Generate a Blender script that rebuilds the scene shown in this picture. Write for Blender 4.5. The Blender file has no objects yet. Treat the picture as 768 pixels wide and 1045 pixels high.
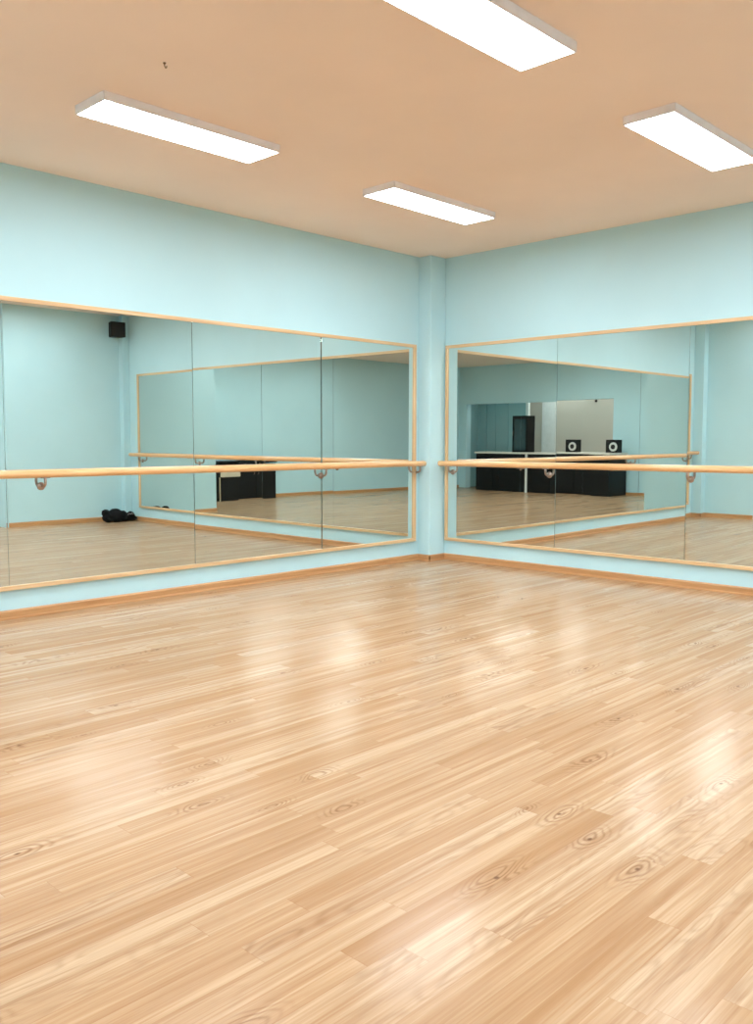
import bpy, bmesh, math, random
from mathutils import Vector, Matrix
random.seed(7)
S = bpy.context.scene
C = S.collection
S.view_settings.view_transform = 'Standard'
S.view_settings.look = 'None'
S.view_settings.exposure = 0.06
S.view_settings.gamma = 1.08
try:
    S.cycles.use_denoising = True
    S.cycles.max_bounces = 14
    S.cycles.diffuse_bounces = 5
    S.cycles.glossy_bounces = 8
    S.cycles.blur_glossy = 0.1
    S.cycles.sample_clamp_indirect = 40.0
except Exception:
    pass

# ------------------------------------------------------------------ camera
# frame of the photograph: 768 x 1045, focal length in pixels from the two vanishing points
FPX = 899.0
PITCH = math.atan(72.0 / FPX)
YAW = math.radians(43.968)
CAM = Vector((-7.505, -6.367, 1.30))
fh = Vector((math.cos(YAW), math.sin(YAW), 0))
fwd = fh * math.cos(PITCH) - Vector((0, 0, 1)) * math.sin(PITCH)
right = Vector((math.sin(YAW), -math.cos(YAW), 0))
up = right.cross(fwd)
cd = bpy.data.cameras.new('camera')
cam = bpy.data.objects.new('camera', cd)
C.objects.link(cam)
m = Matrix((right, up, -fwd)).transposed().to_4x4()
m.translation = CAM
cam.matrix_world = m
cd.sensor_fit = 'HORIZONTAL'
cd.sensor_width = 36.0
cd.lens = FPX / 768.0 * 36.0
cd.clip_start = 0.05
S.camera = cam

# ------------------------------------------------------------------ materials
def lin(r, g, b):
    def f(v):
        v /= 255.0
        return v / 12.92 if v <= 0.04045 else ((v + 0.055) / 1.055) ** 2.4
    return (f(r), f(g), f(b), 1.0)

class NT:
    """small helper around one node tree"""
    def __init__(self, name):
        self.m = bpy.data.materials.new(name)
        self.m.use_nodes = True
        self.t = self.m.node_tree
        self.b = self.t.nodes['Principled BSDF']
    def n(self, typ, **kw):
        nd = self.t.nodes.new(typ)
        for k, v in kw.items():
            setattr(nd, k, v)
        return nd
    def set(self, sock, v):
        if hasattr(v, 'is_output') or isinstance(v, bpy.types.NodeSocket):
            self.t.links.new(v, sock)
        else:
            sock.default_value = v
    def math(self, op, a, b=0.0, c=None):
        nd = self.n('ShaderNodeMath', operation=op)
        self.set(nd.inputs[0], a); self.set(nd.inputs[1], b)
        if c is not None: self.set(nd.inputs[2], c)
        return nd.outputs[0]
    def ramp(self, fac, stops):
        nd = self.n('ShaderNodeValToRGB')
        cr = nd.color_ramp
        while len(cr.elements) < len(stops): cr.elements.new(0.5)
        for e, (p, c) in zip(cr.elements, stops):
            e.position = p; e.color = c
        self.set(nd.inputs[0], fac)
        return nd.outputs[0]
    def mix(self, fac, a, b, mode='MIX'):
        nd = self.n('ShaderNodeMix', data_type='RGBA', blend_type=mode)
        self.set(nd.inputs[0], fac); self.set(nd.inputs[6], a); self.set(nd.inputs[7], b)
        return nd.outputs[2]
    def noise(self, vec, scale, detail=2.0, rough=0.5, dist=0.0, dim='3D', w=None):
        nd = self.n('ShaderNodeTexNoise', noise_dimensions=dim)
        if vec is not None: self.set(nd.inputs['Vector'], vec)
        if w is not None: self.set(nd.inputs['W'], w)
        nd.inputs['Scale'].default_value = scale
        nd.inputs['Detail'].default_value = detail
        nd.inputs['Roughness'].default_value = rough
        nd.inputs['Distortion'].default_value = dist
        return nd.outputs[0]
    def combine(self, x, y, z):
        nd = self.n('ShaderNodeCombineXYZ')
        self.set(nd.inputs[0], x); self.set(nd.inputs[1], y); self.set(nd.inputs[2], z)
        return nd.outputs[0]
    def bump(self, h, strength, dist=0.002):
        nd = self.n('ShaderNodeBump')
        nd.inputs['Strength'].default_value = strength
        nd.inputs['Distance'].default_value = dist
        self.set(nd.inputs['Height'], h)
        self.t.links.new(nd.outputs[0], self.b.inputs['Normal'])

def simple(name, col, rough=0.5, metal=0.0, var=0.06, vscale=6.0, bump=0.0, bscale=200.0, spec=0.5, coat=0.0):
    k = NT(name)
    tc = k.n('ShaderNodeTexCoord').outputs['Object']
    nz = k.noise(tc, vscale, 3.0, 0.55)
    dark = tuple(c * (1 - var) for c in col[:3]) + (1,)
    lite = tuple(min(1, c * (1 + var)) for c in col[:3]) + (1,)
    k.set(k.b.inputs['Base Color'], k.ramp(nz, [(0.3, dark), (0.7, lite)]))
    k.b.inputs['Roughness'].default_value = rough
    k.b.inputs['Metallic'].default_value = metal
    k.b.inputs['Specular IOR Level'].default_value = spec
    if coat: k.b.inputs['Coat Weight'].default_value = coat
    if bump:
        k.bump(k.noise(tc, bscale, 2.0, 0.5), bump)
    return k.m

def wood_strip(name, c0, c1, rough=0.35, axis='X', scale=1.0, coat=0.0):
    """fine straight grain along one object axis"""
    k = NT(name)
    sep = k.n('ShaderNodeSeparateXYZ')
    k.set(sep.inputs[0], k.n('ShaderNodeTexCoord').outputs['Object'])
    sc = {'X': (1.6, 45, 45), 'Y': (45, 1.6, 45), 'Z': (45, 45, 1.6)}[axis]
    v = k.combine(*[k.math('MULTIPLY', sep.outputs[i], sc[i] * scale) for i in range(3)])
    g = k.noise(v, 1.0, 4.0, 0.6, 0.4)
    k.set(k.b.inputs['Base Color'], k.ramp(g, [(0.32, c0), (0.68, c1)]))
    k.b.inputs['Roughness'].default_value = rough
    if coat: k.b.inputs['Coat Weight'].default_value = coat
    return k.m

def wall_mat(name, col):
    k = NT(name)
    tc = k.n('ShaderNodeTexCoord').outputs['Object']
    big = k.noise(tc, 0.8, 3.0, 0.6)
    dark = tuple(c * 0.965 for c in col[:3]) + (1,)
    lite = tuple(min(1, c * 1.03) for c in col[:3]) + (1,)
    k.set(k.b.inputs['Base Color'], k.ramp(big, [(0.3, dark), (0.7, lite)]))
    k.b.inputs['Roughness'].default_value = 0.55
    k.b.inputs['Specular IOR Level'].default_value = 0.3
    k.bump(k.noise(tc, 160.0, 3.0, 0.6), 0.12, 0.001)
    return k.m

STRIP, BOARD = 0.098, 1.22
def floor_mat():
    k = NT('strip_floor_wood')
    sep = k.n('ShaderNodeSeparateXYZ')
    k.set(sep.inputs[0], k.n('ShaderNodeTexCoord').outputs['Object'])
    x, y = sep.outputs[0], sep.outputs[1]
    v = k.math('DIVIDE', y, STRIP)
    row = k.math('FLOOR', v)
    fv = k.math('FRACT', v)
    wn1 = k.n('ShaderNodeTexWhiteNoise', noise_dimensions='1D'); k.set(wn1.inputs['W'], row)
    u = k.math('ADD', k.math('DIVIDE', x, BOARD), k.math('MULTIPLY', wn1.outputs[0], 17.3))
    colm = k.math('FLOOR', u)
    fu = k.math('FRACT', u)
    wn2 = k.n('ShaderNodeTexWhiteNoise', noise_dimensions='2D')
    k.set(wn2.inputs['Vector'], k.combine(row, colm, 0.0))
    rnd = wn2.outputs[0]
    sr = k.n('ShaderNodeSeparateColor'); k.set(sr.inputs[0], wn2.outputs[1])
    r1, r2 = sr.outputs[0], sr.outputs[2]
    # knots: at most one per stretch of strip, with the figure swirling round it
    KL = 0.83
    ku = k.math('ADD', k.math('DIVIDE', x, KL), k.math('MULTIPLY', wn1.outputs[0], 31.7))
    kc = k.math('FLOOR', ku)
    wk = k.n('ShaderNodeTexWhiteNoise', noise_dimensions='3D')
    k.set(wk.inputs['Vector'], k.combine(row, kc, 5.0))
    sk = k.n('ShaderNodeSeparateColor'); k.set(sk.inputs[0], wk.outputs[1])
    dx = k.math('MULTIPLY', k.math('SUBTRACT', k.math('FRACT', ku), k.math('MULTIPLY_ADD', sk.outputs[0], 0.4, 0.3)), KL)
    dy = k.math('MULTIPLY', k.math('SUBTRACT', fv, k.math('MULTIPLY_ADD', sk.outputs[1], 0.4, 0.3)), STRIP)
    wob = k.noise(k.combine(k.math('MULTIPLY', x, 22.0), k.math('MULTIPLY', y, 40.0), 3.0), 1.0, 2.0, 0.5)
    ksz = k.math('MULTIPLY_ADD', wk.outputs[0], 0.9, 0.6)
    dxs = k.math('DIVIDE', dx, k.math('MULTIPLY', ksz, 0.095))
    dys = k.math('DIVIDE', dy, k.math('MULTIPLY', ksz, 0.036))
    d2 = k.math('ADD', k.math('MULTIPLY', dxs, dxs), k.math('MULTIPLY', dys, dys))
    has = k.math('GREATER_THAN', sk.outputs[2], 0.77)
    infl = k.math('MULTIPLY', has, k.math('EXPONENT', k.math('MULTIPLY', d2, -0.8)))
    big_kn = k.math('GREATER_THAN', wk.outputs[0], 0.45)
    dxc = k.math('DIVIDE', dx, 0.018); dyc = k.math('DIVIDE', dy, 0.011)
    dc = k.math('ADD', k.math('ADD', k.math('MULTIPLY', dxc, dxc), k.math('MULTIPLY', dyc, dyc)), k.math('MULTIPLY', wob, 0.8))
    core = k.math('MULTIPLY', k.math('MULTIPLY', has, big_kn), k.ramp(dc, [(0.45, (1, 1, 1, 1)), (1.0, (0, 0, 0, 1))]))
    # cathedral figure: contour lines of a stretched smooth noise, one field per board
    zoff = k.math('MULTIPLY', rnd, 91.0)
    fld = k.noise(k.combine(k.math('MULTIPLY', x, 2.2), k.math('MULTIPLY', y, 11.0), zoff), 1.0, 1.0, 0.4, 0.3)
    fine_w = k.noise(k.combine(k.math('MULTIPLY', x, 9.0), k.math('MULTIPLY', y, 60.0), zoff), 1.0, 2.0, 0.5)
    ph = k.math('ADD', k.math('MULTIPLY', fld, 10.0), k.math('MULTIPLY', fine_w, 0.7))
    ph = k.math('ADD', ph, k.math('MULTIPLY', infl, 4.2))
    rings = k.math('MULTIPLY_ADD', k.math('SINE', k.math('MULTIPLY', ph, 6.2832)), 0.5, 0.5)
    rings = k.math('POWER', rings, 2.2)
    figured = k.n('ShaderNodeMapRange', interpolation_type='SMOOTHSTEP')
    k.set(figured.inputs[0], r1)
    figured.inputs[1].default_value = 0.45; figured.inputs[2].default_value = 1.0
    figured.inputs[3].default_value = 0.05; figured.inputs[4].default_value = 0.45
    patch = k.noise(k.combine(k.math('MULTIPLY', x, 1.5), k.math('MULTIPLY', y, 5.0), zoff), 1.0, 1.0, 0.5)
    patch = k.ramp(patch, [(0.42, (0, 0, 0, 1)), (0.60, (1, 1, 1, 1))])
    figf = k.math('MULTIPLY', figured.outputs[0], k.math('MULTIPLY_ADD', patch, 0.8, 0.2))
    figf = k.math('MAXIMUM', figf, k.math('MULTIPLY', infl, 0.85))
    # straight pores and broad streaks
    grain = k.noise(k.combine(k.math('MULTIPLY', x, 2.6), k.math('MULTIPLY', y, 150.0), zoff), 1.0, 4.0, 0.62)
    streak = k.noise(k.combine(k.math('MULTIPLY', x, 0.8), k.math('MULTIPLY', y, 26.0), zoff), 1.0, 3.0, 0.6, 0.5)
    tone = k.ramp(rnd, [(0.0, lin(*FL[0])), (0.14, lin(*FL[1])), (0.45, lin(*FL[2])), (0.8, lin(*FL[3])), (1.0, lin(*FL[4]))])
    c = k.mix(k.math('MULTIPLY', k.ramp(streak, [(0.40, (0, 0, 0, 1)), (0.68, (1, 1, 1, 1))]), 0.75), tone, lin(*FL[5]))
    c = k.mix(k.math('MULTIPLY', k.ramp(streak, [(0.26, (1, 1, 1, 1)), (0.45, (0, 0, 0, 1))]), 0.6), c, lin(*FL[4]))
    c = k.mix(k.math('MULTIPLY', k.ramp(grain, [(0.40, (0, 0, 0, 1)), (0.72, (1, 1, 1, 1))]), 0.5), c, lin(*FL[6]))
    c = k.mix(k.math('MULTIPLY', figf, k.math('MULTIPLY', rings, 0.8)), c, lin(*FL[7]))
    c = k.mix(k.math('MULTIPLY', core, 0.85), c, lin(96, 62, 40))
    # narrow joints
    e1 = k.math('LESS_THAN', fv, 0.014)
    e2 = k.math('LESS_THAN', fu, 0.0018)
    joint = k.math('MAXIMUM', e1, e2)
    c = k.mix(k.math('MULTIPLY', joint, 0.32), c, lin(140, 92, 55))
    k.set(k.b.inputs['Base Color'], c)
    rn = k.noise(k.combine(k.math('MULTIPLY', x, 2.0), k.math('MULTIPLY', y, 9.0), 0.0), 1.0, 3.0, 0.6)
    # satin lacquer: diffuse wood under a thin gloss that grows towards grazing angles
    rough = k.math('MULTIPLY_ADD', rn, 0.05, 0.165)
    hgt = k.math('SUBTRACT', grain, k.math('MULTIPLY', joint, 0.6))
    bp = k.n('ShaderNodeBump'); bp.inputs['Strength'].default_value = 0.06; bp.inputs['Distance'].default_value = 0.0008
    k.set(bp.inputs['Height'], hgt)
    dif = k.n('ShaderNodeBsdfDiffuse'); k.set(dif.inputs['Color'], c); k.set(dif.inputs['Normal'], bp.outputs[0])
    gl = k.n('ShaderNodeBsdfGlossy'); gl.inputs['Color'].default_value = (1, 0.98, 0.95, 1)
    k.set(gl.inputs['Roughness'], rough); k.set(gl.inputs['Normal'], bp.outputs[0])
    lw = k.n('ShaderNodeLayerWeight'); lw.inputs['Blend'].default_value = 0.5
    f4 = k.math('POWER', lw.outputs['Facing'], 4.0)
    mx = k.n('ShaderNodeMixShader')
    k.set(mx.inputs[0], k.math('MULTIPLY_ADD', f4, 0.55, 0.002))
    k.t.links.new(dif.outputs[0], mx.inputs[1]); k.t.links.new(gl.outputs[0], mx.inputs[2])
    out = [n for n in k.t.nodes if n.type == 'OUTPUT_MATERIAL'][0]
    k.t.links.new(mx.outputs[0], out.inputs['Surface'])
    k.t.nodes.remove(k.b)
    return k.m
# five board tones, then streak, pore and figure colours
FL = [(172, 134, 97), (181, 145, 109), (187, 153, 118), (192, 161, 128), (200, 172, 141), (155, 112, 75), (150, 110, 76), (116, 75, 45)]

M = {}
M['wall'] = wall_mat('aqua_wall_paint', lin(187, 225, 234))
M['ceiling'] = wall_mat('peach_ceiling_paint', lin(248, 228, 213))
M['floor'] = floor_mat()
M['base'] = wood_strip('baseboard_wood', lin(176, 122, 74), lin(205, 152, 100), 0.4, 'X')
M['base_y'] = wood_strip('baseboard_wood_y', lin(176, 122, 74), lin(205, 152, 100), 0.4, 'Y')
M['frame'] = wood_strip('mirror_frame_wood', lin(205, 164, 116), lin(232, 198, 152), 0.4, 'X')
M['frame_y'] = wood_strip('mirror_frame_wood_y', lin(205, 164, 116), lin(232, 198, 152), 0.4, 'Y')
M['frame_z'] = wood_strip('mirror_frame_wood_upright', lin(205, 164, 116), lin(232, 198, 152), 0.4, 'Z')
M['rail_x'] = wood_strip('barre_wood_x', lin(218, 158, 98), lin(240, 190, 134), 0.3, 'X', 1.0, 0.3)
M['rail_y'] = wood_strip('barre_wood_y', lin(218, 158, 98), lin(240, 190, 134), 0.3, 'Y', 1.0, 0.3)
M['chrome'] = simple('bracket_metal', lin(165, 150, 140), 0.28, 0.9)
M['housing'] = simple('lamp_housing', lin(248, 244, 248), 0.4)
M['black'] = simple('black_laminate', lin(15, 15, 16), 0.5, 0, 0.15, spec=0.2)
M['black_top'] = simple('black_worktop', lin(9, 9, 10), 0.4, 0, 0.15, spec=0.2)
M['cream'] = simple('cream_laminate', lin(216, 202, 176), 0.5)
M['edge'] = simple('pale_edge_band', lin(190, 170, 140), 0.5)
M['worktop'] = simple('pale_worktop', lin(226, 222, 210), 0.35)
M['plastic'] = simple('black_speaker_plastic', lin(12, 12, 13), 0.6, 0, 0.2, 20, 0.2, 400, 0.25)
M['grille'] = simple('black_speaker_grille', lin(12, 12, 13), 0.7, 0, 0.3, 80, 0.4, 500)
M['cone'] = simple('pale_speaker_cone', lin(214, 214, 210), 0.5)
M['bag'] = simple('black_bag_fabric', lin(9, 9, 11), 0.85, 0, 0.3, 30, 0.5, 220, 0.2)
M['strap'] = simple('grey_bag_trim', lin(120, 120, 124), 0.6)
M['beige'] = wall_mat('beige_wall_paint', lin(196, 188, 176))
M['teal'] = wall_mat('blue_teal_panel_paint', lin(140, 178, 184))
M['white'] = simple('white_post_paint', lin(228, 230, 228), 0.45)
M['glass'] = simple('dark_cabinet_glass', lin(36, 58, 62), 0.08, 0, 0.25, 3.0)
M['hook'] = simple('brown_hook_metal', lin(120, 88, 54), 0.5, 0.3)
M['dark'] = simple('mirror_backing', lin(92, 104, 98), 0.7)

k = NT('mirror_silver')
tc = k.n('ShaderNodeTexCoord').outputs['Object']
k.set(k.b.inputs['Base Color'], k.ramp(k.noise(tc, 0.5, 1.0), [(0.3, (0.74, 0.775, 0.735, 1)), (0.7, (0.755, 0.79, 0.75, 1))]))
k.b.inputs['Metallic'].default_value = 1.0
k.b.inputs['Roughness'].default_value = 0.0
M['mirror'] = k.m

def emit(name, col, strength):
    k = NT(name)
    k.b.inputs['Base Color'].default_value = (0.9, 0.9, 0.9, 1)
    # faintly uneven, like an opal sheet over rows of LEDs
    tc = k.n('ShaderNodeTexCoord').outputs['Object']
    k.set(k.b.inputs['Emission Color'], k.ramp(k.noise(tc, 5.0, 1.0), [(0.3, tuple(c * 0.97 for c in col[:3]) + (1,)), (0.7, col)]))
    k.b.inputs['Emission Strength'].default_value = strength
    return k.m
M['led'] = emit('opal_led_diffuser', (0.88, 0.955, 1.0, 1), 34.0)
M['led_dim'] = emit('opal_led_diffuser_dimmed', (0.88, 0.955, 1.0, 1), 23.5)  # same diffuser at lower strength, to balance the brightness of the room

# ------------------------------------------------------------------ geometry helpers
def bm_new(): return bmesh.new()

def add_box(bm, x0, x1, y0, y1, z0, z1, bev=0.0, mat=None):
    r = bmesh.ops.create_cube(bm, size=1.0)
    vs = r['verts']
    bmesh.ops.scale(bm, vec=(abs(x1 - x0), abs(y1 - y0), abs(z1 - z0)), verts=vs)
    bmesh.ops.translate(bm, vec=((x0 + x1) / 2, (y0 + y1) / 2, (z0 + z1) / 2), verts=vs)
    if bev > 0:
        es = list({e for v in vs for e in v.link_edges})
        bmesh.ops.bevel(bm, geom=es, offset=bev, segments=2, profile=0.7, affect='EDGES')
    return vs

def add_tube(bm, pts, rad, seg=14, cap=True):
    pts = [Vector(p) for p in pts]
    rads = rad if isinstance(rad, (list, tuple)) else [rad] * len(pts)
    rings = []
    prev = None
    for i, p in enumerate(pts):
        t = (pts[min(i + 1, len(pts) - 1)] - pts[max(i - 1, 0)]).normalized()
        if prev is None:
            a = t.orthogonal().normalized()
        else:
            a = (prev - t * prev.dot(t)).normalized()
        prev = a
        b = t.cross(a)
        rings.append([bm.verts.new(p + (a * math.cos(q) + b * math.sin(q)) * rads[i])
                      for q in [2 * math.pi * j / seg for j in range(seg)]])
    for r0, r1 in zip(rings, rings[1:]):
        for j in range(seg):
            f = bm.faces.new((r0[j], r0[(j + 1) % seg], r1[(j + 1) % seg], r1[j]))
            f.smooth = True
    if cap:
        bm.faces.new(list(reversed(rings[0])))
        bm.faces.new(rings[-1])

def add_lathe(bm, prof, origin, axis, seg=24):
    """profile of (radius, height) revolved about an axis through origin"""
    axis = Vector(axis).normalized()
    a = axis.orthogonal().normalized(); b = axis.cross(a); o = Vector(origin)
    rings = []
    for r, h in prof:
        rings.append([bm.verts.new(o + axis * h + (a * math.cos(q) + b * math.sin(q)) * max(r, 1e-5))
                      for q in [2 * math.pi * j / seg for j in range(seg)]])
    for r0, r1 in zip(rings, rings[1:]):
        for j in range(seg):
            f = bm.faces.new((r0[j], r0[(j + 1) % seg], r1[(j + 1) % seg], r1[j]))
            f.smooth = True
    bmesh.ops.remove_doubles(bm, verts=[v for r in rings for v in r], dist=2e-5)

def obj(name, bm, mat, parent=None, label=None):
    bmesh.ops.recalc_face_normals(bm, faces=bm.faces)
    me = bpy.data.meshes.new(name)
    bm.to_mesh(me); bm.free()
    for mm in (mat if isinstance(mat, (list, tuple)) else [mat]):
        me.materials.append(mm)
    o = bpy.data.objects.new(name, me)
    C.objects.link(o)
    if parent is not None: o.parent = parent
    if label: o['label'] = label
    return o

def thing(name, label, cat, loc=(0, 0, 0), rotz=0.0, group=None):
    o = bpy.data.objects.new(name, None)
    C.objects.link(o)
    o.empty_display_size = 0.1
    o.location = loc
    o.rotation_euler = (0, 0, rotz)
    o['label'] = label; o['category'] = cat
    if group: o['group'] = group
    return o

def tag(o, label, cat, group=None):
    o['label'] = label; o['category'] = cat
    if group: o['group'] = group
    return o

def struct(name, bm, mat):
    o = obj(name, bm, mat)
    o['kind'] = 'structure'
    return o

def box_obj(name, dims, mat, parent=None, bev=0.0, label=None):
    bm = bm_new(); add_box(bm, *dims, bev=bev)
    return obj(name, bm, mat, parent, label)

def dup(root, loc, label, group=None):
    r = root.copy(); C.objects.link(r)
    r.location = loc; r['label'] = label
    if group: r['group'] = group
    for ch in list(root.children):
        c = ch.copy(); C.objects.link(c); c.parent = r
        for g in list(ch.children):
            d = g.copy(); C.objects.link(d); d.parent = c
    return r

# ------------------------------------------------------------------ room shell
# origin = far corner of the two mirrored walls; the room lies at x < 0, y < 0
HC = 3.27
XP, YP = -6.80, -0.95          # jutting block of wall at the far end of the left wall
XB, YB = -1.97, -6.60          # jutting block of wall at the far end of the right wall
XF, YF = -11.5, -9.05          # deep parts of the room behind the photographer
T = 0.2
def shell(name, dims, mat): 
    bm = bm_new(); add_box(bm, *dims); return struct(name, bm, mat)
shell('floor', (XF - 2.6, T, YF - T, T, -0.15, 0.0), M['floor'])
shell('ceiling', (XF - 2.6, T, YF - T, T, HC, HC + 0.15), M['ceiling'])
shell('wall_left', (XF - T, T, 0, T, 0, HC), M['wall'])
shell('wall_right', (0, T, YF - T, 0, 0, HC), M['wall'])
shell('wall_end_left', (XF, XP, YP, 0, 0, HC), M['wall'])
shell('wall_end_right', (XB, 0, YF, YB, 0, HC), M['wall'])
shell('wall_back', (XF - T, XB, YF - T, YF, 0, HC), M['wall'])
# far wall with the serving opening
OY0, OY1, OZ = -8.80, -4.14, 2.27
bm = bm_new()
add_box(bm, XF - T, XF, OY1, YP, 0, HC)
add_box(bm, XF - T, XF, YF, OY0, 0, HC)
add_box(bm, XF - T, XF, OY0, OY1, OZ, HC)
struct('wall_far', bm, M['wall'])
# small room behind the opening
AX = XF - 2.3
shell('wall_alcove_back', (AX - 0.1, AX, YF, -3.2, 0, HC), M['beige'])
shell('wall_alcove_right', (AX, XF - T, -3.3, -3.2, 0, HC), M['beige'])
shell('wall_alcove_left', (AX, XF - T, YF - 0.1, YF, 0, HC), M['teal'])

# boxed-in pipes in the corners
bm = bm_new(); add_box(bm, -0.25, 0, -0.17, 0, 0, HC, bev=0.012); struct('trim_1', bm, M['wall'])
bm = bm_new(); add_box(bm, XP, XP + 0.16, -0.16, 0, 0, HC, bev=0.012); struct('trim_2', bm, M['wall'])
bm = bm_new(); add_box(bm, -0.12, 0, YB, YB + 0.12, 0, HC, bev=0.012); struct('trim_3', bm, M['wall'])

# baseboards with a rounded top edge
BH, BT = 0.068, 0.016
def board(name, x0, y0, x1, y1, nx, ny, mat):
    """run from (x0,y0) to (x1,y1) on a wall whose inward normal is (nx,ny)"""
    bm = bm_new()
    prof = [(0, 0), (BT + 0.006, 0), (BT + 0.006, 0.010), (BT, 0.016), (BT, BH - 0.012), (BT * 0.6, BH - 0.003), (0, BH)]
    a = [bm.verts.new((x0 + nx * d, y0 + ny * d, z)) for d, z in prof]
    b = [bm.verts.new((x1 + nx * d, y1 + ny * d, z)) for d, z in prof]
    n = len(prof)
    for i in range(n):
        bm.faces.new((a[i], a[(i + 1) % n], b[(i + 1) % n], b[i]))
    bm.faces.new(a); bm.faces.new(list(reversed(b)))
    return struct(name, bm, mat)
board('baseboard_left', XP + 0.16, 0, -0.25, 0, 0, -1, M['base'])
board('baseboard_right', 0, -0.17, 0, YB + 0.12, -1, 0, M['base_y'])
board('baseboard_corner_left', -0.25, 0, -0.25, -0.17 - BT, -1, 0, M['base_y'])
board('baseboard_corner_right', -0.25 - BT, -0.17, 0, -0.17, 0, -1, M['base'])
board('baseboard_end_left', XP, YP, XP, -0.16, 1, 0, M['base_y'])
board('baseboard_end_left_pipe', XP + 0.16, 0, XP + 0.16, -0.16 - BT, 1, 0, M['base_y'])
board('baseboard_end_left_pipe_side', XP, -0.16, XP + 0.16 + BT, -0.16, 0, -1, M['base'])
board('baseboard_end_right', XB, YB, -0.12, YB, 0, 1, M['base'])
board('baseboard_end_right_pipe', -0.12, YB, -0.12, YB + 0.12 + BT, -1, 0, M['base_y'])
board('baseboard_end_right_pipe_side', 0, YB + 0.12, -0.12 - BT, YB + 0.12, 0, 1, M['base'])
board('baseboard_back', XF, YF, XB, YF, 0, 1, M['base'])
board('baseboard_far', XF, OY1, XF, YP, 1, 0, M['base_y'])

# ------------------------------------------------------------------ wall mirrors
MZ0, MZ1 = 0.215, 2.335
FW, FD = 0.032, 0.032
def frame_bm(a0, a1, horizontal):
    bm = bm_new()
    def bar(u0, u1, z0, z1):
        if horizontal: add_box(bm, u0, u1, -FD, 0.0, z0, z1, bev=0.003)
        else: add_box(bm, -FD, 0.0, u0, u1, z0, z1, bev=0.003)
    bar(a0, a1, MZ1 - FW, MZ1); bar(a0, a1, MZ0, MZ0 + FW)
    bar(a0, a0 + FW, MZ0 + FW, MZ1 - FW); bar(a1 - FW, a1, MZ0 + FW, MZ1 - FW)
    for f in list(bm.faces):
        if f.calc_center_median().z > MZ0 + FW + 1e-4 and f.calc_center_median().z < MZ1 - FW - 1e-4:
            c = f.calc_center_median(); u = c.x if horizontal else c.y
            if u < a0 + FW + 1e-4 or u > a1 - FW - 1e-4: f.material_index = 1
    return bm

def mirror(name_label, joints, horizontal, yaw, pit, fm):
    w = thing('wall_mirror', name_label, 'mirror', (0, 0, 0))
    lo, hi = min(joints), max(joints)
    obj('frame', frame_bm(lo, hi, horizontal), [fm, M['frame_z']], w, 'narrow pale wooden mirror frame')
    bm = bm_new()
    if horizontal: add_box(bm, lo + 0.02, hi - 0.02, -0.003, -0.0005, MZ0 + 0.02, MZ1 - 0.02)
    else: add_box(bm, -0.003, -0.0005, lo + 0.02, hi - 0.02, MZ0 + 0.02, MZ1 - 0.02)
    obj('backing_board', bm, M['dark'], w)
    zc = (MZ0 + MZ1) / 2
    for i in range(len(joints) - 1):
        j0, j1 = sorted((joints[i], joints[i + 1]))
        j0 += (FW - 0.004) if abs(j0 - lo) < 1e-6 else 0.0014
        j1 -= (FW - 0.004) if abs(j1 - hi) < 1e-6 else 0.0014
        hw = (j1 - j0) / 2; hz = (MZ1 - MZ0) / 2 - FW + 0.004
        bm = bm_new()
        if horizontal: add_box(bm, -hw, hw, -0.0025, 0.0025, -hz, hz, bev=0.0008)
        else: add_box(bm, -0.0025, 0.0025, -hw, hw, -hz, hz, bev=0.0008)
        p = obj('mirror_panel', bm, M['mirror'], w)
        if horizontal:
            p.location = ((j0 + j1) / 2, -0.0160, zc)
            p.rotation_euler = (pit[i], 0, yaw[i])     # panels are never hung perfectly true
        else:
            p.location = (-0.0160, (j0 + j1) / 2, zc)
            p.rotation_euler = (0, -pit[i], yaw[i])
    return w
mirror('long framed wall mirror on the left wall, speaker and black bag reflected in it',
       [-0.315, -1.69, -3.17, -4.78, -6.48], True,
       [0.006, 0.0075, -0.0025, 0.0], [0.0022, 0.0022, 0.0022, 0.0022], M['frame'])
mirror('framed wall mirror on the right wall, counter opening reflected in it',
       [-0.195, -1.60, -2.94, -4.50, -6.22], False,
       [0.0, 0.0, 0.0, 0.0], [0.0, 0.0011, 0.004, 0.001], M['frame_y'])

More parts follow.
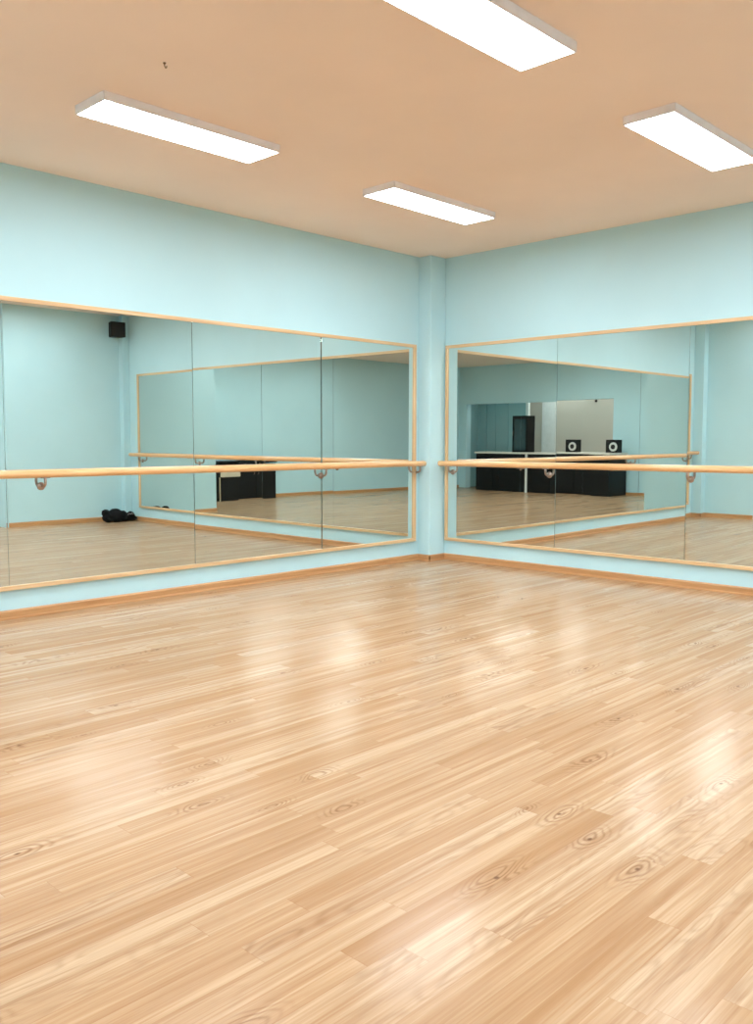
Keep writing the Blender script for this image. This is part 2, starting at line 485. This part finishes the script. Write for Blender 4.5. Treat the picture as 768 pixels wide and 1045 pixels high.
# ------------------------------------------------------------------ ballet barres
BZ, BR, BS = 1.062, 0.029, 0.092      # height, radius and stand-off of the rail
def barre(label, a0, a1, horizontal, stops, rail_mat):
    t = thing('ballet_barre', label, 'ballet barre', (0, 0, 0))
    def P(u, s, z): return (u, -s, z) if horizontal else (-s, u, z)
    bm = bm_new()
    lo, hi = min(a0, a1), max(a0, a1)
    n = 24
    us = [lo, lo + 0.002, lo + 0.008] + [lo + 0.008 + (hi - lo - 0.016) * i / n for i in range(1, n)] + [hi - 0.008, hi - 0.002, hi]
    rs = [BR * 0.8, BR * 0.93, BR] + [BR] * (n - 1) + [BR, BR * 0.93, BR * 0.8]
    add_tube(bm, [P(u, BS, BZ) for u in us], rs, 24)
    obj('rail', bm, rail_mat, t, 'round pale wooden handrail')
    first = None
    for u in stops:
        if first is None:
            bm = bm_new()
            # saddle plate under the rail, then a stem that drops and curves back to the wall
            if horizontal: add_box(bm, -0.032, 0.032, -BS - 0.012, -BS + 0.012, BZ - BR - 0.004, BZ - BR + 0.003, bev=0.002)
            else: add_box(bm, -BS - 0.012, -BS + 0.012, -0.032, 0.032, BZ - BR - 0.004, BZ - BR + 0.003, bev=0.002)
            pts = [P(0, BS, BZ - BR - 0.001), P(0, BS, BZ - BR - 0.03)]
            for q in range(1, 9):
                a = math.pi / 2 * q / 8
                pts.append(P(0, BS - 0.035 * (1 - math.cos(a)), BZ - BR - 0.03 - 0.035 * math.sin(a)))
            pts.append(P(0, 0.0215, BZ - BR - 0.065))
            add_tube(bm, pts, 0.0105, 12)
            br = obj('bracket', bm, M['chrome'], t, 'grey metal rail bracket')
            br.location = (u, 0, 0) if horizontal else (0, u, 0)
            bm = bm_new()
            add_lathe(bm, [(0, 0.032), (0.012, 0.032), (0.015, 0.026), (0.026, 0.0255), (0.030, 0.0225), (0.030, 0.0192), (0, 0.0192)],
                      P(0, 0, BZ - BR - 0.065), P(0, 1, 0) if horizontal else P(0, 1, 0))
            obj('wall_rosette', bm, M['chrome'], br)
            first = br
        else:
            c = first.copy(); C.objects.link(c); c.parent = t
            c.location = (u, 0, 0) if horizontal else (0, u, 0)
            for g in list(first.children):
                d = g.copy(); C.objects.link(d); d.parent = c
    return t
barre('long round wooden ballet barre running across the left mirror', -6.70, -0.24, True, [-0.32, -1.70, -4.52, -6.40], M['rail_x'])
barre('round wooden ballet barre running across the right mirror', -6.36, -0.16, False, [-0.30, -1.53, -2.98, -4.35, -6.10], M['rail_y'])

# ------------------------------------------------------------------ ceiling lights
LL, LW, LH = 1.28, 0.335, 0.052
def make_light(loc, label):
    t = thing('ceiling_light', label, 'ceiling light', loc, 0, 'ceiling panel lights')
    bm = bm_new()
    # tray: outer walls, lip and top, open below for the opal sheet
    w = 0.009
    add_box(bm, -LL / 2, LL / 2, -LW / 2, -LW / 2 + w, -LH, 0, bev=0.002)
    add_box(bm, -LL / 2, LL / 2, LW / 2 - w, LW / 2, -LH, 0, bev=0.002)
    add_box(bm, -LL / 2, -LL / 2 + w, -LW / 2, LW / 2, -LH, 0, bev=0.002)
    add_box(bm, LL / 2 - w, LL / 2, -LW / 2, LW / 2, -LH, 0, bev=0.002)
    add_box(bm, -LL / 2 + w, LL / 2 - w, -LW / 2 + w, LW / 2 - w, -0.012, -0.001)
    obj('housing', bm, M['housing'], t, 'shallow white light housing')
    bm = bm_new()
    add_box(bm, -LL / 2 + w, LL / 2 - w, -LW / 2 + w, LW / 2 - w, -LH + 0.001, -LH + 0.006)
    obj('diffuser', bm, M['led'], t, 'glowing white diffuser')
    return t
GX = [-4.24, -1.84]
GY = [-1.54, -3.77]
first = make_light((GX[0], GY[0], HC), 'lit white panel light near the left wall, above the left mirror')
dup(first, (GX[1], GY[0], HC), 'smallest lit panel light, nearest the far corner')
dup(first, (GX[1], GY[1], HC), 'lit panel light at the right edge of the ceiling')
dup(first, (GX[0] + 0.04, GY[1], HC), 'largest lit panel light at the top of the photo')
for x, y, lb in [(-1.84, -5.6, 'panel light out of frame to the right, near the right wall'), (-4.2, -5.95, 'panel light out of frame, right of the photographer'),
                 (-6.6, -1.54, 'panel light out of frame by the left wall'), (-6.1, -3.9, 'panel light out of frame overhead'),
                 (-9.1, -3.77, 'panel light before the counter end'),
                 (-9.1, -5.4, 'panel light over the middle of the counter front'), (-9.1, -1.9, 'added unseen fill panel by the far end of the left wall'),  # the last one is added to light the far wall evenly
                 (-3.9, -7.4, 'added unseen fill panel over the black cabinet'), (-6.3, -7.4, 'added unseen fill panel left of the black cabinet')]:  # both added out of view to lift the dark recess
    dup(first, (x, y, HC), lb)
dup(first, (XF - 1.3, -7.0, HC), 'added unseen fill panel in the room behind the counter, over the partition')  # added out of sight to brighten the small room
dup(first, (XF - 1.0, -5.0, HC), 'added unseen fill panel in the room behind the counter, over its open side')  # another added fill, for the beige wall

for o in list(bpy.data.objects):      # three fittings turned down to even out the floor and end wall
    if o.name.startswith('ceiling_light') and o.location.x < -4.1 and -4.0 < o.location.y < -1.5 and o.location.x > -4.23 or o.name.startswith('ceiling_light') and (abs(o.location.x + 6.6) < 0.01 or abs(o.location.y + 5.6) < 0.01):
        for ch in o.children:
            if ch.name.startswith('diffuser'):
                ch.data = ch.data.copy(); ch.data.materials[0] = M['led_dim']

# small hook left in the ceiling
bm = bm_new()
add_lathe(bm, [(0, 0), (0.008, 0), (0.008, -0.004), (0.003, -0.008), (0, -0.008)], (0, 0, 0), (0, 0, 1), 12)
add_tube(bm, [(0, 0, -0.006), (0, 0, -0.016), (0.008, 0.003, -0.024), (0.016, 0.006, -0.018), (0.017, 0.006, -0.010)], 0.0028, 8)
hk = obj('ceiling_hook', bm, M['hook'])
hk.location = (-4.84, -2.26, HC)
tag(hk, 'tiny brown hook stuck in the bare ceiling', 'hook')

# ------------------------------------------------------------------ things seen in the mirrors
def speaker_body(w, d, h):
    """front faces +y, origin at the middle of the base"""
    bm = bm_new()
    vs = add_box(bm, -w / 2, w / 2, -d / 2, d / 2, 0, h)
    for v in vs:
        if v.co.y < 0: v.co.x *= 0.78
    bmesh.ops.bevel(bm, geom=list(bm.edges), offset=0.012, segments=2, profile=0.7, affect='EDGES')
    return bm

# wall speaker near the ceiling on the end wall
t = thing('wall_speaker', 'small black loudspeaker high on the end wall, reflected at the top of the left mirror', 'speaker', (-0.25, YB + 0.17, 2.91), 0.10)
bm = bm_new()
vs = add_box(bm, -0.12, 0.12, -0.085, 0.085, 0, 0.235)
for v in vs:
    if v.co.y < 0: v.co.x *= 0.75
bmesh.ops.bevel(bm, geom=list(bm.edges), offset=0.014, segments=2, profile=0.7, affect='EDGES')
obj('cabinet', bm, M['plastic'], t)
bm = bm_new(); add_box(bm, -0.105, 0.105, 0.082, 0.092, 0.015, 0.22, bev=0.006); obj('grille', bm, M['grille'], t)
bm = bm_new()
add_box(bm, -0.03, 0.03, -0.168, -0.158, 0.08, 0.16, bev=0.003)
add_tube(bm, [(0, -0.16, 0.12), (0, -0.12, 0.12), (0, -0.07, 0.12)], 0.012, 10)
obj('wall_mount', bm, M['plastic'], t)

# crumpled black bag on the floor in the end corner
def blob(bm, c, r, sub=3):
    g = bmesh.ops.create_icosphere(bm, subdivisions=sub, radius=1.0)
    for v in g['verts']:
        v.co = Vector((v.co.x * r[0], v.co.y * r[1], v.co.z * r[2])) + Vector(c)
t = thing('gym_bag', 'crumpled black bag slumped on the floor in the corner, reflected in the left mirror', 'bag', (-0.335, YB + 0.27, 0.0), 0.0)
bm = bm_new()
for c, r in [((0.22, 0.0, 0.155), (0.065, 0.06, 0.055)), ((0.19, 0.02, 0.07), (0.09, 0.09, 0.07)), ((0.05, -0.02, 0.11), (0.13, 0.11, 0.105)),
             ((-0.02, 0.02, 0.09), (0.13, 0.11, 0.09)), ((-0.12, 0.0, 0.06), (0.11, 0.10, 0.06)), ((-0.21, 0.0, 0.075), (0.075, 0.09, 0.075)),
             ((-0.26, 0.03, 0.04), (0.055, 0.06, 0.04)), ((0.02, 0.05, 0.045), (0.25, 0.08, 0.045))]:
    blob(bm, (-c[0], c[1], c[2]), r)
b = obj('bag_body', bm, M['bag'], t)
rm = b.modifiers.new('remesh', 'REMESH'); rm.mode = 'VOXEL'; rm.voxel_size = 0.012; rm.use_smooth_shade = True
sm = b.modifiers.new('smooth', 'SMOOTH'); sm.iterations = 4
tx = bpy.data.textures.new('crumple', 'CLOUDS'); tx.noise_scale = 0.07
dm = b.modifiers.new('crumple', 'DISPLACE'); dm.texture = tx; dm.strength = 0.03; dm.mid_level = 0.5
bm = bm_new()
add_tube(bm, [(0.10, 0.085, 0.09), (0.13, 0.10, 0.13), (0.17, 0.09, 0.115), (0.19, 0.09, 0.135), (0.22, 0.085, 0.11)], 0.008, 8)
obj('strap', bm, M['strap'], t, 'light grey strap on the black bag')

# black cabinets on the back wall
t = thing('storage_cabinet', 'black low storage cabinet with a deeper left unit, reflected in the left mirror', 'cabinet', (0, 0, 0))
cb = -YF - 0.02                       # distance of the back wall (built with y mirrored below)
def cbox(bm, xa, xb, ya, yb, z0, z1, bev=0.0):
    """xa..xb, ya..yb measured away from the corner (positive numbers)"""
    add_box(bm, -xb, -xa, -yb, -ya, z0, z1, bev)
UX0, UX1, UX2 = 3.43, 3.92, 5.17
bm = bm_new(); cbox(bm, UX0, UX1, 8.46, cb, 0.0, 0.79, 0.004); obj('deep_unit', bm, M['black'], t)
bm = bm_new(); cbox(bm, UX1 + 0.002, UX2, 8.72, cb, 0.0, 0.77, 0.004); obj('shallow_unit', bm, M['black'], t)
bm = bm_new()
cbox(bm, UX0 - 0.02, UX1 + 0.02, 8.43, cb, 0.79, 0.825, 0.004)
cbox(bm, UX1 + 0.022, UX2 + 0.015, 8.69, cb, 0.79, 0.825, 0.004)
obj('worktop', bm, M['black_top'], t)
bm = bm_new(); cbox(bm, UX0 + 0.03, UX1 + 0.04, 8.440, 8.458, 0.50, 0.62, 0.004); obj('drawer_front', bm, M['cream'], t, 'cream drawer front')
bm = bm_new(); cbox(bm, UX0 - 0.002, UX0 + 0.022, 8.450, 8.4595, 0.0, 0.495, 0.002); obj('edge_strip', bm, M['edge'], t, 'pale edge strip')
for xa, xb in ((UX1 + 0.03, UX1 + 0.66), (UX1 + 0.675, UX2 - 0.02)):
    bm = bm_new(); cbox(bm, xa, xb, 8.704, 8.719, 0.05, 0.755, 0.003); d = obj('door', bm, M['black'], t)
    bm = bm_new()
    hx = -(xb - 0.05) if xa < UX1 + 0.1 else -(xa + 0.05)
    add_tube(bm, [(hx, -8.705, 0.52), (hx, -8.675, 0.52), (hx, -8.675, 0.64), (hx, -8.705, 0.64)], 0.005, 8)
    obj('handle', bm, M['chrome'], d)
bm = bm_new(); cbox(bm, UX0 + 0.03, UX1 - 0.01, 8.446, 8.459, 0.05, 0.49, 0.003); obj('door', bm, M['black'], t)

# long counter in front of the serving opening
CX = 10.90
t = thing('serving_counter', 'long black counter with pale worktop under the wall opening, reflected in the right mirror', 'counter', (0, 0, 0))
bm = bm_new(); cbox(bm, CX, 11.48, 4.22, 7.97, 0.0, 0.955, 0.003); obj('carcass', bm, M['black'], t)
bm = bm_new(); cbox(bm, 10.66, 11.48, 3.76, 4.215, 0.0, 0.955, 0.004); obj('end_unit', bm, M['black'], t)
bm = bm_new()
cbox(bm, CX - 0.04, 11.495, 4.24, 8.0, 0.958, 0.998, 0.004)
cbox(bm, 10.63, 11.495, 3.735, 4.24, 0.958, 0.998, 0.004)
obj('worktop', bm, M['worktop'], t, 'pale counter worktop')
ys = [4.25, 5.02, 5.70, 6.43, 7.22, 7.40, 7.96]
for ya, yb in zip(ys, ys[1:]):
    if abs(ya - 5.70) < 0.01: yb -= 0.07
    bm = bm_new(); cbox(bm, CX - 0.016, CX - 0.001, ya + 0.008, yb - 0.008, 0.06, 0.93, 0.003)
    obj('front_panel', bm, M['black'], t)
bm = bm_new(); cbox(bm, CX - 0.03, CX - 0.001, 6.37, 6.425, 0.0, 0.955, 0.003); obj('joint_strip', bm, M['white'], t, 'white vertical strip on the counter front')

def counter_speaker(y, label, half):
    t = thing('counter_speaker', label, 'speaker', (-11.12, -y, 0.9985), 0.0, 'small speakers on the counter')
    bm = bm_new(); add_box(bm, -0.11, 0.11, -0.15, 0.15, 0, 0.30, bev=0.012); obj('cabinet', bm, M['plastic'], t)
    bm = bm_new()
    # woofer cone with surround, facing the room (+x)
    add_lathe(bm, [(0.020, 0.004), (0.026, 0.012), (0.075, 0.020), (0.092, 0.024), (0.100, 0.018), (0.104, 0.0)], (0.110, 0.045, 0.135), (1, 0, 0), 28)
    obj('cone', bm, M['cone'], t, 'pale speaker cone')
    bm = bm_new()
    add_lathe(bm, [(0, 0.016), (0.018, 0.014), (0.055, 0.021), (0.058, 0.012)], (0.110, 0.045, 0.135), (1, 0, 0), 24)
    obj('dust_cap', bm, M['grille'], t)
    bm = bm_new()
    add_lathe(bm, [(0, 0.008), (0.012, 0.006), (0.022, 0.0)], (0.110, -0.085, 0.245), (1, 0, 0), 18)
    obj('tweeter', bm, M['grille'], t)
    return t
counter_speaker(5.20, 'black speaker on the counter, middle of the opening, reflected in the right mirror', 0)
counter_speaker(3.90, 'black speaker on the end of the counter, reflected right of the other', 1)

# tall glass-fronted cabinet standing on the counter
t = thing('display_cabinet', 'tall black glass-fronted cabinet standing on the counter, reflected in the right mirror', 'cabinet', (-11.16, -6.68, 0.9985))
bm = bm_new()
add_box(bm, -0.16, 0.14, -0.22, -0.20, 0, 0.92, bev=0.003); add_box(bm, -0.16, 0.14, 0.20, 0.22, 0, 0.92, bev=0.003)
add_box(bm, -0.16, 0.14, -0.199, 0.199, 0.895, 0.92); add_box(bm, -0.16, 0.14, -0.199, 0.199, 0, 0.025)
add_box(bm, -0.16, -0.145, -0.199, 0.199, 0.026, 0.894)
obj('carcass', bm, M['black'], t)
bm = bm_new()
for a in ((-0.215, -0.165, 0.004, 0.916), (0.165, 0.215, 0.004, 0.916)): add_box(bm, 0.142, 0.162, a[0], a[1], a[2], a[3])
add_box(bm, 0.142, 0.162, -0.165, 0.165, 0.004, 0.05); add_box(bm, 0.142, 0.162, -0.165, 0.165, 0.83, 0.916)
d = obj('door', bm, M['black_top'], t)
bm = bm_new(); add_box(bm, 0.148, 0.154, -0.165, 0.165, 0.05, 0.83); obj('glass_pane', bm, M['glass'], d)
bm = bm_new(); add_tube(bm, [(0.162, -0.19, 0.42), (0.182, -0.19, 0.42), (0.182, -0.19, 0.52), (0.162, -0.19, 0.52)], 0.005, 8); obj('handle', bm, M['chrome'], d)

# blue-teal partition behind the counter
t = thing('partition_screen', 'blue teal panelled partition behind the counter, left part of the opening', 'partition', (0, 0, 0))
py = [7.42, 7.98, 8.40, 8.72, 9.02]
for a, b_ in zip(py, py[1:]):
    bm = bm_new(); cbox(bm, 12.30, 12.34, a + 0.006, b_ - 0.006, 0.0, 2.55, 0.003); obj('panel', bm, M['teal'], t)
bm = bm_new(); cbox(bm, 12.27, 12.36, 7.34, 7.42, 0.0, 2.6, 0.004); obj('end_post', bm, M['white'], t, 'white end post of the partition')
# white door edge standing open at the back of the small room
t = thing('trim_board', 'narrow white upright board on the beige wall behind the counter', 'board', (0, 0, 0))
bm = bm_new(); cbox(bm, 13.74, 13.795, 7.46, 7.90, 0.0, 2.6, 0.004); obj('board_face', bm, M['white'], t)
bm = bm_new(); add_lathe(bm, [(0, 0.03), (0.03, 0.026), (0.04, 0.0)], (AX, -5.92, 2.33), (1, 0, 0), 16)
tag(obj('wall_sensor', bm, M['plastic']), 'tiny dark sensor high on the beige wall behind the counter', 'sensor')
